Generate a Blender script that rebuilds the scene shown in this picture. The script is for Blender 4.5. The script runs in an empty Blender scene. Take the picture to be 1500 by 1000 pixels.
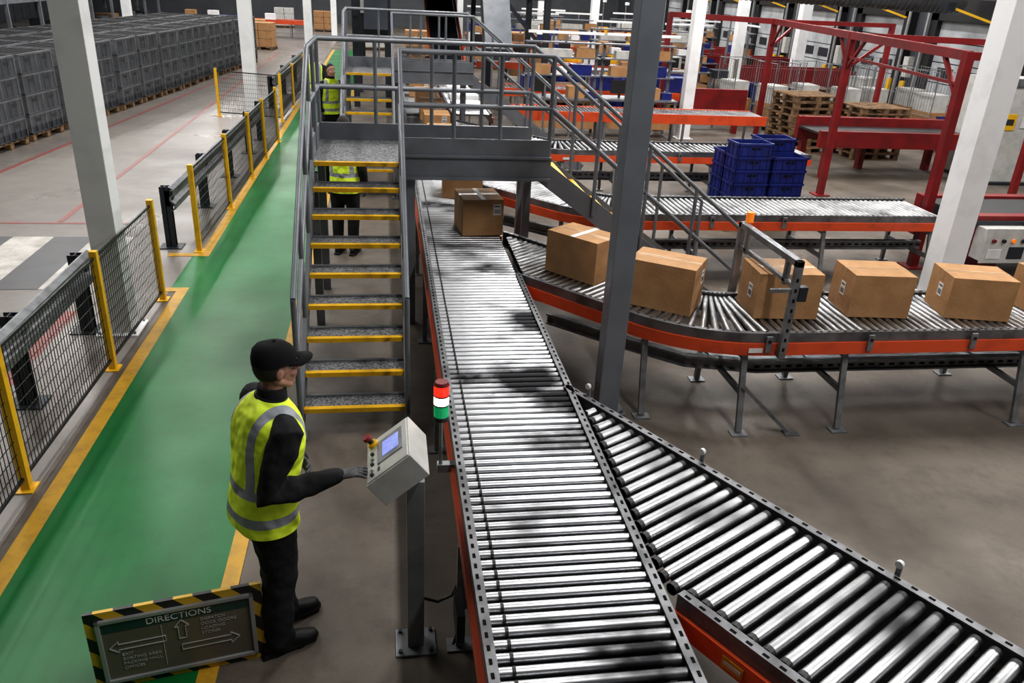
import bpy, math, random
from mathutils import Vector, Matrix, noise
random.seed(7)
SC=bpy.context.scene
COL=SC.collection
# ------------------------------------------------------------ materials
MATS={}
def M(name,col,rough=.5,metal=0.,col2=None,scale=4.,thr=(.4,.65),rough2=None,bump=0.,bscale=60.,emit=0.,alpha=1.,trans=0.,detail=5.,stretch=None,spec=None,stain=None):
    if name in MATS: return MATS[name]
    m=bpy.data.materials.new(name); m.use_nodes=True
    nt=m.node_tree; b=nt.nodes['Principled BSDF']
    b.inputs['Base Color'].default_value=(*col,1); b.inputs['Roughness'].default_value=rough
    b.inputs['Metallic'].default_value=metal
    if spec is not None: b.inputs['Specular IOR Level'].default_value=spec
    tc=nt.nodes.new('ShaderNodeTexCoord'); vec=tc.outputs['Object']
    if stretch:
        mp=nt.nodes.new('ShaderNodeMapping'); mp.inputs['Scale'].default_value=stretch
        nt.links.new(vec,mp.inputs[0]); vec=mp.outputs[0]
    if col2 is None: col2=tuple(c*.82 for c in col)
    n=nt.nodes.new('ShaderNodeTexNoise'); n.inputs['Scale'].default_value=scale; n.inputs['Detail'].default_value=detail
    nt.links.new(vec,n.inputs['Vector'])
    r=nt.nodes.new('ShaderNodeMapRange'); r.inputs[1].default_value=thr[0]; r.inputs[2].default_value=thr[1]
    nt.links.new(n.outputs['Fac'],r.inputs[0])
    mx=nt.nodes.new('ShaderNodeMix'); mx.data_type='RGBA'
    mx.inputs[6].default_value=(*col,1); mx.inputs[7].default_value=(*col2,1)
    nt.links.new(r.outputs[0],mx.inputs[0]); out=mx.outputs[2]
    if stain:
        # wear speckle / scuffs: high-frequency noise darkening
        n3=nt.nodes.new('ShaderNodeTexNoise'); n3.inputs['Scale'].default_value=stain[0]; n3.inputs['Detail'].default_value=10; n3.inputs['Roughness'].default_value=.75
        nt.links.new(tc.outputs['Object'],n3.inputs['Vector'])
        r3=nt.nodes.new('ShaderNodeMapRange'); r3.inputs[1].default_value=.48; r3.inputs[2].default_value=.68; r3.inputs[4].default_value=stain[1]
        nt.links.new(n3.outputs['Fac'],r3.inputs[0])
        m3=nt.nodes.new('ShaderNodeMix'); m3.data_type='RGBA'; m3.inputs[7].default_value=(*[c*.35 for c in col],1)
        nt.links.new(r3.outputs[0],m3.inputs[0]); nt.links.new(out,m3.inputs[6]); out=m3.outputs[2]
    nt.links.new(out,b.inputs['Base Color'])
    if rough2 is not None:
        rr=nt.nodes.new('ShaderNodeMapRange'); rr.inputs[3].default_value=rough; rr.inputs[4].default_value=rough2
        nt.links.new(r.outputs[0],rr.inputs[0]); nt.links.new(rr.outputs[0],b.inputs['Roughness'])
    if bump>0:
        n2=nt.nodes.new('ShaderNodeTexNoise'); n2.inputs['Scale'].default_value=bscale; n2.inputs['Detail'].default_value=4
        nt.links.new(tc.outputs['Object'],n2.inputs['Vector'])
        bp=nt.nodes.new('ShaderNodeBump'); bp.inputs['Strength'].default_value=bump; bp.inputs['Distance'].default_value=.02
        nt.links.new(n2.outputs['Fac'],bp.inputs['Height']); nt.links.new(bp.outputs[0],b.inputs['Normal'])
    if emit>0:
        b.inputs['Emission Color'].default_value=(*col,1); b.inputs['Emission Strength'].default_value=emit
    if alpha<1: b.inputs['Alpha'].default_value=alpha
    if trans>0: b.inputs['Transmission Weight'].default_value=trans
    MATS[name]=m; return m
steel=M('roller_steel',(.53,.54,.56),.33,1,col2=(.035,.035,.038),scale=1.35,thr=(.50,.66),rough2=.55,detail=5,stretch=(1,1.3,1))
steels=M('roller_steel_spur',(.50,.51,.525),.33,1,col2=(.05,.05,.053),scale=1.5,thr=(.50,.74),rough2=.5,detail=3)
steelw=M('roller_zinc',(.42,.425,.435),.38,1,col2=(.12,.12,.125),scale=3,thr=(.48,.75),rough2=.55)
galv=M('galvanised_steel',(.27,.28,.295),.45,.6,col2=(.17,.175,.185),scale=9)
postm=M('stand_post_steel',(.24,.25,.265),.4,.3,col2=(.19,.20,.21),scale=6)
rail=M('rail_grey',(.20,.205,.215),.42,.6,col2=(.10,.10,.105),scale=6)
paintg=M('grey_paint',(.17,.183,.205),.42,.1,col2=(.125,.135,.15),scale=3)
colg=M('column_grey_paint',(.18,.198,.225),.4,.1,col2=(.14,.155,.178),scale=2)
grate=M('tread_grating',(.24,.245,.255),.45,.4,col2=(.07,.07,.075),scale=48,thr=(.47,.56),bump=.6,bscale=90)
yel=M('yellow_paint',(.75,.44,.012),.45,col2=(.52,.29,.012),scale=12,thr=(.5,.8))
orange=M('orange_paint',(.64,.085,.022),.4,col2=(.42,.055,.018),scale=5,thr=(.5,.8))
red=M('red_paint',(.21,.010,.011),.42,col2=(.14,.008,.009),scale=3)
white=M('white_paint',(.78,.79,.80),.5,col2=(.62,.63,.64),scale=3,thr=(.5,.85))
doorm=M('door_panel_white',(.42,.44,.46),.5,col2=(.24,.25,.26),scale=1.5,thr=(.4,.7))
black=M('black_plastic',(.012,.012,.013),.45)
capm=M('cap_fabric',(.010,.010,.011),.9,bump=.1,bscale=80,spec=.2)
dark=M('dark_steel',(.03,.035,.045),.45,.3)
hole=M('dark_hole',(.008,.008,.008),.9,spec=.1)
card=M('cardboard',(.40,.225,.10),.75,col2=(.335,.182,.077),scale=6,bump=.15,bscale=40)
cardd=M('cardboard_edge',(.15,.08,.035),.8)
tape=M('packing_tape',(.44,.27,.13),.3)
label=M('paper_label',(.68,.68,.67),.6)
ink=M('ink',(.03,.03,.03),.6)
wood=M('pallet_wood',(.24,.145,.073),.8,col2=(.10,.058,.032),scale=10,bump=.3,bscale=30)
blue=M('blue_crate_plastic',(.008,.02,.17),.4,col2=(.006,.013,.10),scale=5)
crateg=M('grey_crate_plastic',(.034,.038,.045),.6,col2=(.085,.09,.10),scale=2.2,thr=(.5,.72),bump=.35,bscale=14,stretch=(1,1,.35),detail=8,spec=.25)  # pale stretched noise paints the wrap's glare streaks into the crate colour
crater=M('grey_crate_rim',(.12,.125,.135),.5,col2=(.07,.075,.082),scale=4,spec=.3)
wrap=M('stretch_wrap',(.55,.57,.6),.3,0,alpha=.05,bump=.6,bscale=9)
green=M('green_floor_paint',(.0035,.165,.034),.36,col2=(.0025,.115,.023),scale=1.1,thr=(.35,.7),rough2=.44,bump=.03,bscale=5,spec=.34,stain=(6,.25))
conc=M('concrete',(.165,.14,.115),.40,col2=(.082,.068,.055),scale=1.0,thr=(.35,.68),rough2=.58,bump=.08,bscale=25,detail=9,spec=.35,stain=(3.5,.55))
concl=M('concrete_glossy_glare',(.225,.206,.19),.27,col2=(.145,.13,.117),scale=.7,thr=(.35,.7),rough2=.42,bump=.03,bscale=20,detail=9,spec=.45,stain=(4,.35))  # aisle floor: glossier, and lightened to paint reflection glare into its colour
flwhite=M('white_floor_paint',(.50,.48,.45),.4,col2=(.34,.32,.29),scale=4,stain=(7,.5))
flgrey=M('grey_floor_paint',(.075,.075,.08),.4)
flred=M('red_floor_paint',(.27,.06,.055),.4,col2=(.18,.09,.08),scale=5)
fly=M('yellow_floor_paint',(.54,.31,.02),.45,col2=(.36,.21,.03),scale=5,thr=(.45,.8),stain=(9,.4))
wallm=M('wall_cladding',(.075,.08,.09),.6,col2=(.055,.06,.07),scale=1)
ceilm=M('ceiling_cladding',(.10,.10,.105),.7)
cream=M('cream_enclosure',(.52,.52,.50),.4,col2=(.44,.44,.42),scale=8)
wire=M('mesh_wire',(.02,.022,.025),.4,.4)
glassm=M('clear_acrylic',(.75,.8,.82),.08,0,alpha=.22)
skin=M('skin',(.46,.25,.17),.5,col2=(.38,.20,.135),scale=20)
hairm=M('dark_hair',(.018,.013,.01),.7,bump=.5,bscale=150)
cloth=M('black_cloth',(.009,.009,.011),.85,col2=(.015,.015,.018),scale=8,bump=.8,bscale=8,spec=.3)
glove=M('grey_glove',(.09,.09,.10),.75,col2=(.04,.04,.045),scale=40)
shoe=M('shoe_leather',(.008,.008,.008),.55,spec=.3)
eyew=M('eye_white',(.7,.7,.7),.2); eyed=M('eye_iris',(.03,.02,.012),.2)
lcd=M('lcd_screen',(.30,.36,.85),.2,emit=.4,col2=(.42,.48,.9),scale=30)
rlight=M('beacon_red',(1,.03,.015),.25,emit=1.4); wlight=M('beacon_white',(1,.80,.72),.25,emit=5.0); glight=M('beacon_green',(.01,.42,.16),.25,emit=.4)
amber=M('amber_lens',(.9,.25,.02),.3,emit=.4)
signface=M('sign_face',(.15,.135,.10),.35,col2=(.12,.108,.08),scale=2)
signgreen=M('sign_header',(.015,.055,.045),.4)
alu=M('aluminium',(.42,.43,.44),.35,.4)
signink=M('sign_print',(.50,.50,.48),.5)
ductm=M('duct_steel',(.14,.145,.155),.35,.7)
beltm=M('rubber_belt',(.02,.02,.021),.55)

def stripes_mat(name,c1,c2,k):
    m=bpy.data.materials.new(name); m.use_nodes=True; nt=m.node_tree; b=nt.nodes['Principled BSDF']
    tc=nt.nodes.new('ShaderNodeTexCoord'); s=nt.nodes.new('ShaderNodeSeparateXYZ'); nt.links.new(tc.outputs['Object'],s.inputs[0])
    a=nt.nodes.new('ShaderNodeMath'); a.operation='ADD'; nt.links.new(s.outputs[0],a.inputs[0]); nt.links.new(s.outputs[2],a.inputs[1])
    mu=nt.nodes.new('ShaderNodeMath'); mu.operation='MULTIPLY'; nt.links.new(a.outputs[0],mu.inputs[0]); mu.inputs[1].default_value=k
    fr=nt.nodes.new('ShaderNodeMath'); fr.operation='FRACT'; nt.links.new(mu.outputs[0],fr.inputs[0])
    g=nt.nodes.new('ShaderNodeMath'); g.operation='GREATER_THAN'; nt.links.new(fr.outputs[0],g.inputs[0]); g.inputs[1].default_value=.5
    mx=nt.nodes.new('ShaderNodeMix'); mx.data_type='RGBA'; mx.inputs[6].default_value=(*c1,1); mx.inputs[7].default_value=(*c2,1)
    nt.links.new(g.outputs[0],mx.inputs[0]); nt.links.new(mx.outputs[2],b.inputs['Base Color']); b.inputs['Roughness'].default_value=.4
    return m
hazard=stripes_mat('hazard_tape',(.64,.40,.02),(.012,.012,.012),5.5)

def vest_mat(name,base):
    m=bpy.data.materials.new(name); m.use_nodes=True; nt=m.node_tree; b=nt.nodes['Principled BSDF']
    L=nt.links.new
    tc=nt.nodes.new('ShaderNodeTexCoord'); s=nt.nodes.new('ShaderNodeSeparateXYZ'); L(tc.outputs['Object'],s.inputs[0])
    def mt(op,a,bb=None):
        n=nt.nodes.new('ShaderNodeMath'); n.operation=op
        for i,x in enumerate((a,bb)):
            if x is None: continue
            if isinstance(x,(int,float)): n.inputs[i].default_value=x
            else: L(x,n.inputs[i])
        return n.outputs[0]
    def band(v,lo,hi): return mt('MULTIPLY',mt('GREATER_THAN',v,lo),mt('LESS_THAN',v,hi))
    z=s.outputs[2]; ax=mt('ABSOLUTE',s.outputs[0])
    f=mt('MAXIMUM',band(z,.885,.935),band(z,1.03,1.08))
    f=mt('MAXIMUM',f,mt('MULTIPLY',band(ax,.105,.155),mt('GREATER_THAN',z,1.05)))
    mx=nt.nodes.new('ShaderNodeMix'); mx.data_type='RGBA'; mx.inputs[6].default_value=(*base,1); mx.inputs[7].default_value=(.29,.31,.34,1)
    L(f,mx.inputs[0]); L(mx.outputs[2],b.inputs['Base Color']); b.inputs['Roughness'].default_value=.7
    L(mx.outputs[2],b.inputs['Emission Color']); b.inputs['Emission Strength'].default_value=.06
    n2=nt.nodes.new('ShaderNodeTexNoise'); n2.inputs['Scale'].default_value=6; n2.inputs['Detail'].default_value=2; L(tc.outputs['Object'],n2.inputs['Vector'])
    bp=nt.nodes.new('ShaderNodeBump'); bp.inputs['Strength'].default_value=1.; bp.inputs['Distance'].default_value=.09
    L(n2.outputs['Fac'],bp.inputs['Height']); L(bp.outputs[0],b.inputs['Normal'])
    return m
vestm=vest_mat('hi_vis_vest',(.70,.88,.04))

# ------------------------------------------------------------ mesh builder
class MB:
    def __init__(s): s.v=[];s.f=[];s.mi=[];s.sm=[];s.mats=[]
    def mat(s,m):
        if m not in s.mats: s.mats.append(m)
        return s.mats.index(m)
    def add(s,vs,fs,m,smooth=False):
        o=len(s.v); s.v+= [tuple(v) for v in vs]; k=s.mat(m)
        for f in fs: s.f.append(tuple(i+o for i in f)); s.mi.append(k); s.sm.append(smooth)
    def box(s,c,sz,m,rz=0,R=None):
        c=Vector(c); h=Vector(sz)/2
        if R is None: R=Matrix.Rotation(rz,3,'Z')
        vs=[c+R@Vector((x*h.x,y*h.y,z*h.z)) for x in(-1,1) for y in(-1,1) for z in(-1,1)]
        s.add(vs,[(0,1,3,2),(4,6,7,5),(0,4,5,1),(2,3,7,6),(0,2,6,4),(1,5,7,3)],m)
    def bx(s,x0,x1,y0,y1,z0,z1,m): s.box(((x0+x1)/2,(y0+y1)/2,(z0+z1)/2),(abs(x1-x0),abs(y1-y0),abs(z1-z0)),m)
    def beam(s,p0,p1,w,h,m):
        p0=Vector(p0);p1=Vector(p1);d=(p1-p0);L=d.length;d.normalize()
        up=Vector((0,0,1)) if abs(d.z)<.95 else Vector((0,1,0))
        sx=d.cross(up).normalized(); u=sx.cross(d)
        R=Matrix((sx,d,u)).transposed()
        s.box((p0+p1)/2,(w,L,h),m,R=R)
    def cyl(s,p0,p1,r,m,n=12,r2=None,caps=True):
        p0=Vector(p0);p1=Vector(p1);d=(p1-p0).normalized(); r2=r if r2 is None else r2
        a=Vector((0,0,1)) if abs(d.z)<.9 else Vector((1,0,0))
        u=d.cross(a).normalized(); w=d.cross(u)
        vs=[];
        for p,q in((p0,r),(p1,r2)):
            for i in range(n):
                t=2*math.pi*i/n; vs.append(p+u*math.cos(t)*q+w*math.sin(t)*q)
        s.add(vs,[(i,n+i,n+(i+1)%n,(i+1)%n) for i in range(n)],m,True)
        if caps: s.add(vs,[tuple(range(n)),tuple(range(2*n-1,n-1,-1))],m)
    def tube(s,pts,r,m,n=10): s.loft([Vector(p) for p in pts],[r]*len(pts),m,n,round_ends=False)
    def loft(s,pts,rads,m,n=16,side=None,round_ends=True,power=1.):
        pts=[Vector(p) for p in pts]; rads=[(q,q) if isinstance(q,(int,float)) else q for q in rads]
        if round_ends:
            d0=(pts[0]-pts[1]).normalized(); d1=(pts[-1]-pts[-2]).normalized()
            r0=rads[0];r1=rads[-1]; a0=min(r0);a1=min(r1)
            pts=[pts[0]+d0*a0*.95,pts[0]+d0*a0*.6]+pts+[pts[-1]+d1*a1*.6,pts[-1]+d1*a1*.95]
            rads=[(r0[0]*.3,r0[1]*.3),(r0[0]*.8,r0[1]*.8)]+rads+[(r1[0]*.8,r1[1]*.8),(r1[0]*.3,r1[1]*.3)]
        vs=[];N=len(pts);pu=None
        for k in range(N):
            if k==0:d=pts[1]-pts[0]
            elif k==N-1:d=pts[-1]-pts[-2]
            else:d=(pts[k+1]-pts[k]).normalized()+(pts[k]-pts[k-1]).normalized()
            d.normalize()
            if side is not None: u=Vector(side)
            elif pu is not None: u=pu
            else: u=Vector((0,0,1)) if abs(d.z)<.9 else Vector((1,0,0))
            u=(u-d*u.dot(d)).normalized(); pu=u; w=d.cross(u)
            sc=1.
            if not round_ends and 0<k<N-1:
                c=(pts[k+1]-pts[k]).normalized().dot(d); sc=1/max(c,.6)
            for i in range(n):
                t=2*math.pi*i/n; ct,st=math.cos(t),math.sin(t)
                if power!=1:
                    ct=math.copysign(abs(ct)**power,ct); st=math.copysign(abs(st)**power,st)
                vs.append(pts[k]+u*ct*rads[k][0]*sc+w*st*rads[k][1]*sc)
        fs=[]
        for k in range(N-1):
            for i in range(n): fs.append((k*n+i,k*n+(i+1)%n,(k+1)*n+(i+1)%n,(k+1)*n+i))
        s.add(vs,fs,m,True); s.add(vs,[tuple(range(n-1,-1,-1)),tuple(range((N-1)*n,N*n))],m,False)
    def ell(s,c,r,m,nu=20,nv=12,keep=None):
        c=Vector(c);vs=[];fs=[]
        for j in range(nv+1):
            ph=math.pi*j/nv
            for i in range(nu):
                th=2*math.pi*i/nu
                vs.append(c+Vector((r[0]*math.sin(ph)*math.cos(th),r[1]*math.sin(ph)*math.sin(th),r[2]*math.cos(ph))))
        for j in range(nv):
            for i in range(nu):
                f=(j*nu+i,(j+1)*nu+i,(j+1)*nu+(i+1)%nu,j*nu+(i+1)%nu)
                if keep is None or keep(sum((vs[q] for q in f),Vector())/4-c): fs.append(f)
        s.add(vs,fs,m,True)
    def sweep(s,path,prof,m,caps=True):
        P=[Vector(p) for p in path];N=len(P);K=len(prof);vs=[]
        for k in range(N):
            if k==0:d=(P[1]-P[0]).normalized();sc=1
            elif k==N-1:d=(P[-1]-P[-2]).normalized();sc=1
            else:
                a=(P[k]-P[k-1]).normalized();b=(P[k+1]-P[k]).normalized();d=(a+b).normalized();sc=1/max(a.dot(d),.5)
            nl=Vector((-d.y,d.x))
            for o,z in prof: q=P[k]+nl*o*sc; vs.append((q.x,q.y,z))
        fs=[(k*K+i,k*K+(i+1)%K,(k+1)*K+(i+1)%K,(k+1)*K+i) for k in range(N-1) for i in range(K)]
        if caps: fs+=[tuple(range(K-1,-1,-1)),tuple(range((N-1)*K,N*K))]
        s.add(vs,fs,m)
    def prism(s,poly,z0,z1,m):
        K=len(poly);vs=[(x,y,z0) for x,y in poly]+[(x,y,z1) for x,y in poly]
        s.add(vs,[tuple(range(K-1,-1,-1)),tuple(range(K,2*K))]+[(i,(i+1)%K,K+(i+1)%K,K+i) for i in range(K)],m)
    def mesh(s,name):
        me=bpy.data.meshes.new(name); me.from_pydata(s.v,[],s.f)
        for m in s.mats: me.materials.append(m)
        me.polygons.foreach_set('material_index',s.mi); me.polygons.foreach_set('use_smooth',s.sm); me.update()
        return me
    def obj(s,name,parent=None,loc=(0,0,0),rz=0,bevel=0,sub=0,recalc=True):
        me=s.mesh(name)
        import bmesh
        bm=bmesh.new();bm.from_mesh(me);bmesh.ops.recalc_face_normals(bm,faces=bm.faces);bm.to_mesh(me);bm.free()
        return place(me,name,parent,loc,rz,bevel,sub)
def place(me,name,parent=None,loc=(0,0,0),rz=0,bevel=0,sub=0):
    o=bpy.data.objects.new(name,me);COL.objects.link(o);o.location=loc;o.rotation_euler=(0,0,rz)
    if parent:o.parent=parent
    if bevel:
        b=o.modifiers.new('bevel','BEVEL');b.width=bevel;b.segments=2;b.limit_method='ANGLE'
    if sub:
        b=o.modifiers.new('sub','SUBSURF');b.levels=sub;b.render_levels=sub
    return o
fold_tex=bpy.data.textures.new('cloth_folds','CLOUDS');fold_tex.noise_scale=.09;fold_tex.noise_depth=1
def remesh(o,vox,sm=4,folds=0):
    r=o.modifiers.new('remesh','REMESH');r.mode='VOXEL';r.voxel_size=vox;r.use_smooth_shade=True
    if sm:
        q=o.modifiers.new('smooth','SMOOTH');q.iterations=sm;q.factor=.5
    if folds:
        d=o.modifiers.new('folds','DISPLACE');d.texture=fold_tex;d.strength=folds;d.mid_level=.5;d.texture_coords='LOCAL'
def empty(name,loc=(0,0,0),rz=0):
    o=bpy.data.objects.new(name,None);COL.objects.link(o);o.location=loc;o.rotation_euler=(0,0,rz);return o

# ------------------------------------------------------------ camera
R=Vector((.9882,-.1455,.0490)).normalized(); Fw=Vector((.1527,.8975,-.4140)).normalized()
R=(R-Fw*R.dot(Fw)).normalized(); U=R.cross(Fw)
cd=bpy.data.cameras.new('camera'); cam=bpy.data.objects.new('camera',cd); COL.objects.link(cam)
mw=Matrix((R,U,-Fw)).transposed().to_4x4(); mw.translation=Vector((0,0,3.4)); cam.matrix_world=mw
cd.lens=27.98
cd.sensor_width=36; cd.clip_end=300; SC.camera=cam

# ------------------------------------------------------------ room shell
XL,XR,YB,YF,ZC=-20,16.6,60,-4,8.2
b=MB();b.bx(XL,XR,YF,YB,-.1,0,conc);b.obj('floor')
b=MB();b.bx(XL,-2.45,YF,YB,0,.002,concl);b.obj('floor_aisle_glare_slab')  # thin added sheet whose lighter colour stands in for glare on the floor
b=MB();b.bx(XL-.2,XL,YF,YB,0,ZC,wallm)
for i in range(60): b.bx(XL,XL+.03,YF+i*1.07,YF+i*1.07+.5,0,ZC,wallm)
b.obj('wall_left')
b=MB();b.bx(XR,XR+.2,YF,YB,0,ZC,wallm)
for i in range(60): b.bx(XR-.03,XR,YF+i*1.07,YF+i*1.07+.5,4.2,ZC,wallm)
b.obj('wall_right')
b=MB();b.bx(XL,XR,YB,YB+.2,0,ZC,wallm);b.obj('wall_back')
b=MB();b.bx(XL,XR,YF-.2,YF,0,ZC,wallm);b.obj('wall_front')
b=MB();b.bx(XL,XR,YF,YB,ZC,ZC+.1,ceilm)
for y in range(0,60,7): b.bx(XL,XR,y-.12,y+.12,ZC-.5,ZC,dark)
b.obj('ceiling')
b=MB();b.bx(-2.25,-1.02,YF+.2,40,0,.004,green);b.bx(-2.45,-2.25,8.98,10.1,0,.004,green);b.obj('green_walkway_paint')
b=MB()
b.bx(-2.37,-2.25,YF+.2,8.98,0,.006,fly);b.bx(-2.37,-2.25,10.1,40,0,.006,fly)
b.bx(-2.5,-2.25,8.86,8.98,0,.0065,fly);b.bx(-2.75,-2.25,10.1,10.22,0,.0065,fly)
b.bx(-1.02,-.92,YF+.2,40,0,.006,fly)
b.obj('yellow_line_paint')
b=MB()
for i,x in enumerate([-3.35,-3.85,-4.35,-4.85,-5.35,-5.85,-6.35]):
    b.bx(x-.5,x,8.95,10.9,0,.006,flwhite if i%2==0 else flgrey)
b.obj('zebra_crossing_paint')
b=MB()
b.prism([(-6.75,12),(-6.67,12),(-4.8,31),(-4.88,31)],0,.006,flred)
b.bx(-4.55,-4.48,11.6,38,0,.006,flred);b.bx(-3.35,-3.22,2,8.3,0,.006,flred);b.bx(-6.6,-3.6,11.5,11.57,0,.0065,flred)
b.obj('red_line_paint')

# ------------------------------------------------------------ lights
def fixture(x,y,L=3.4,W=.3,z=7.5,en=150):
    b=MB();b.bx(-.2,.2,-L/2,L/2,.02,.12,white);b.bx(-.01,.01,-L/2+.3,-L/2+.32,.12,.7,galv);b.bx(-.01,.01,L/2-.32,L/2-.3,.12,.7,galv)
    o=b.obj('ceiling_lamp',loc=(x,y,z))
    l=bpy.data.lights.new('tube_light','AREA');l.shape='RECTANGLE';l.size=W;l.size_y=L;l.energy=en;l.color=(1,.98,.955)
    lo=bpy.data.objects.new('tube_light',l);COL.objects.link(lo);lo.parent=o;lo.location=(0,0,0)
for x in (-9.5,-4.6,2.9,8.3,13.6):
    for j in range(8):
        if j==0 and x<0: continue
        y=1.8+j*7.2
        fixture(x,y,en=(430 if j>0 else 360)*(.82 if x<0 else 1))

# ------------------------------------------------------------ columns
def boxcol(name,x,y,w,mat,z=ZC):
    b=MB();b.bx(-w/2,w/2,-w/2,w/2,0,z,mat);b.bx(-w*.8,w*.8,-w*.8,w*.8,0,.02,mat)
    for sx in(-1,1):
        for sy in(-1,1): b.cyl((sx*w*.65,sy*w*.65,.02),(sx*w*.65,sy*w*.65,.045),.015,galv,6)
    b.obj(name,loc=(x,y,0),bevel=.006)
boxcol('white_column',-2.65,7.82,.25,white)
for x,y in((-3.3,21.4),(-2.95,34.5),(-2.7,48)): boxcol('white_column',x,y,.3,white)
boxcol('white_column',6.83,8.5,.31,white)
for x,y,w in((7.3,19.3,.26),(14.7,28.5,.35),(8.2,33,.3),(8.6,47,.3),(14.9,45,.3),(2.9,33,.22),(3.1,44.5,.25),(11.3,26,.3),(-9.5,34,.3),(5.3,38,.25),(11.8,37.6,.25)): boxcol('white_column',x,y,w,white)
boxcol('grey_column',1.87,5.93,.18,colg)

# ------------------------------------------------------------ roller conveyors
ZT=.845; RR=.025
def railprof(sgn,o):
    return [(o,.70),(o+sgn*.035,.70),(o+sgn*.035,.885),(o-sgn*.012,.885),(o-sgn*.012,.875),(o,.875)]
def orangeprof(sgn,o):
    return [(o+sgn*.036,.695),(o+sgn*.056,.695),(o+sgn*.056,.80),(o+sgn*.036,.80)]
def leg(b,x,y,h=.7,w=.045,mat=galv):
    b.bx(x-w/2,x+w/2,y-w/2,y+w/2,.02,h,mat);b.bx(x-.07,x+.07,y-.05,y+.05,0,.012,mat);b.cyl((x,y,.0),(x,y,.06),.018,mat,8)
b=MB()
y=-1.0
while y<30:
    n=14 if y<10 else 8
    b.cyl((.405,y,ZT),(1.195,y,ZT),RR,steel,n,caps=False)
    if y<14:
        b.cyl((.47,y,ZT),(.485,y,ZT),RR+.002,black,n,caps=False)
    y+=.0725 if y<16 else .11
PL=[(.4,-1),(.4,30)];
b.sweep(PL,railprof(1,0),rail);b.sweep(PL,orangeprof(1,0),orange)
def rseg(y0,y1,o=True):
    b.sweep([(1.2,y0),(1.2,y1)],railprof(-1,0),rail)
    if o:b.sweep([(1.2,y0),(1.2,y1)],orangeprof(-1,0),orange)
rseg(-1,4.75,False);b.sweep([(1.2,-1),(1.2,2.6)],orangeprof(-1,0),orange);rseg(4.75,7.0);rseg(8.42,10.55);rseg(11.95,14.45);rseg(15.9,30)
y=-.9
while y<13:
    b.box((.385,y,.886),(.014,.03,.002),hole)
    if not(7.<y<8.4): b.box((1.217,y,.886),(.014,.03,.002),hole)
    y+=.0725
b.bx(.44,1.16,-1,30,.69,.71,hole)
for yy in [.6,3.33,5.35,7.4,9.4,12,15,18,21,24,27]:
    leg(b,.36,yy);leg(b,1.15,yy)
    b.beam((.36,yy,.3),(1.15,yy,.3),.03,.05,galv);b.beam((.36,yy,.66),(1.15,yy,.66),.03,.06,galv)
b.bx(.30,.34,2.9,3.1,.45,.62,dark);b.tube([(.32,3.0,.45),(.30,3.05,.3),(.33,3.2,.2),(.36,3.3,.35)],.007,black)
b.obj('main_roller_conveyor')
b=MB()
A=Vector((1.235,4.63));h=Vector((.5,-.866));nin=Vector((-.866,-.5));W=.9
t=.06
while t<4.9:
    p=A+h*t; q=p+nin*W
    if q.x<1.26:
        s_=(p.x-1.26)/(.866); q=p+nin*max(s_,0)
    p=p+nin*.03; 
    if (p-q).length>.05:
        if q.x>1.3: q=q-nin*.03
        b.cyl((p.x,p.y,ZT),(q.x,q.y,ZT),.029,steels,16,caps=False)
        if (p-q).length>.1:
            a=p+nin*.03;b.cyl((p.x,p.y,ZT),(a.x,a.y,ZT),.0305,black,14,caps=False)
            a=q-nin*.03;b.cyl((q.x,q.y,ZT),(a.x,a.y,ZT),.0305,black,14,caps=False)
    t+=.084
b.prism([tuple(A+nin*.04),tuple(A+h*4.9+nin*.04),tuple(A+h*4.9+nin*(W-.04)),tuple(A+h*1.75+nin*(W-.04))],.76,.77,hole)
path=[tuple(A+h*(-.1)),tuple(A+h*4.9)]
b.sweep(path,railprof(1,0),rail)
b.sweep(path,orangeprof(1,0),orange)
S=A+nin*W+h*1.72
path2=[tuple(S),tuple(S+h*3.2)]
b.sweep(path2,railprof(-1,0),rail);b.sweep(path2,orangeprof(-1,0),orange)
t=0
while t<4.8:
    p=A+h*t-nin*.017;b.box((p.x,p.y,.886),(.03,.014,.002),hole,rz=math.atan2(h.y,h.x))
    if t>1.75:
        p=A+h*t+nin*(W+.017);b.box((p.x,p.y,.886),(.03,.014,.002),hole,rz=math.atan2(h.y,h.x))
    t+=.084
for t in(.5,2.2,3.9):
    p=A+h*t;leg(b,p.x,p.y)
    if t>1.8: q=p+nin*W;leg(b,q.x,q.y);b.beam((p.x,p.y,.3),(q.x,q.y,.3),.03,.05,galv)
for t in (.08,1.05,2.25,3.5):
    p=A+h*t-nin*.055;b.box((p.x,p.y,.89),(.025,.012,.09),galv,rz=math.atan2(h.y,h.x));a=Vector((p.x,p.y,.945));b.cyl(a,a+Vector((nin.x,nin.y,0))*.02,.020,label,14)
p=S+h*.35+nin*.060;b.box((p.x,p.y,.745),(.11,.003,.06),fly,rz=math.atan2(h.y,h.x));b.box((p.x+nin.x*.002,p.y+nin.y*.002,.745),(.09,.003,.02),label,rz=math.atan2(h.y,h.x))
b.obj('diverging_roller_conveyor')

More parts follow.
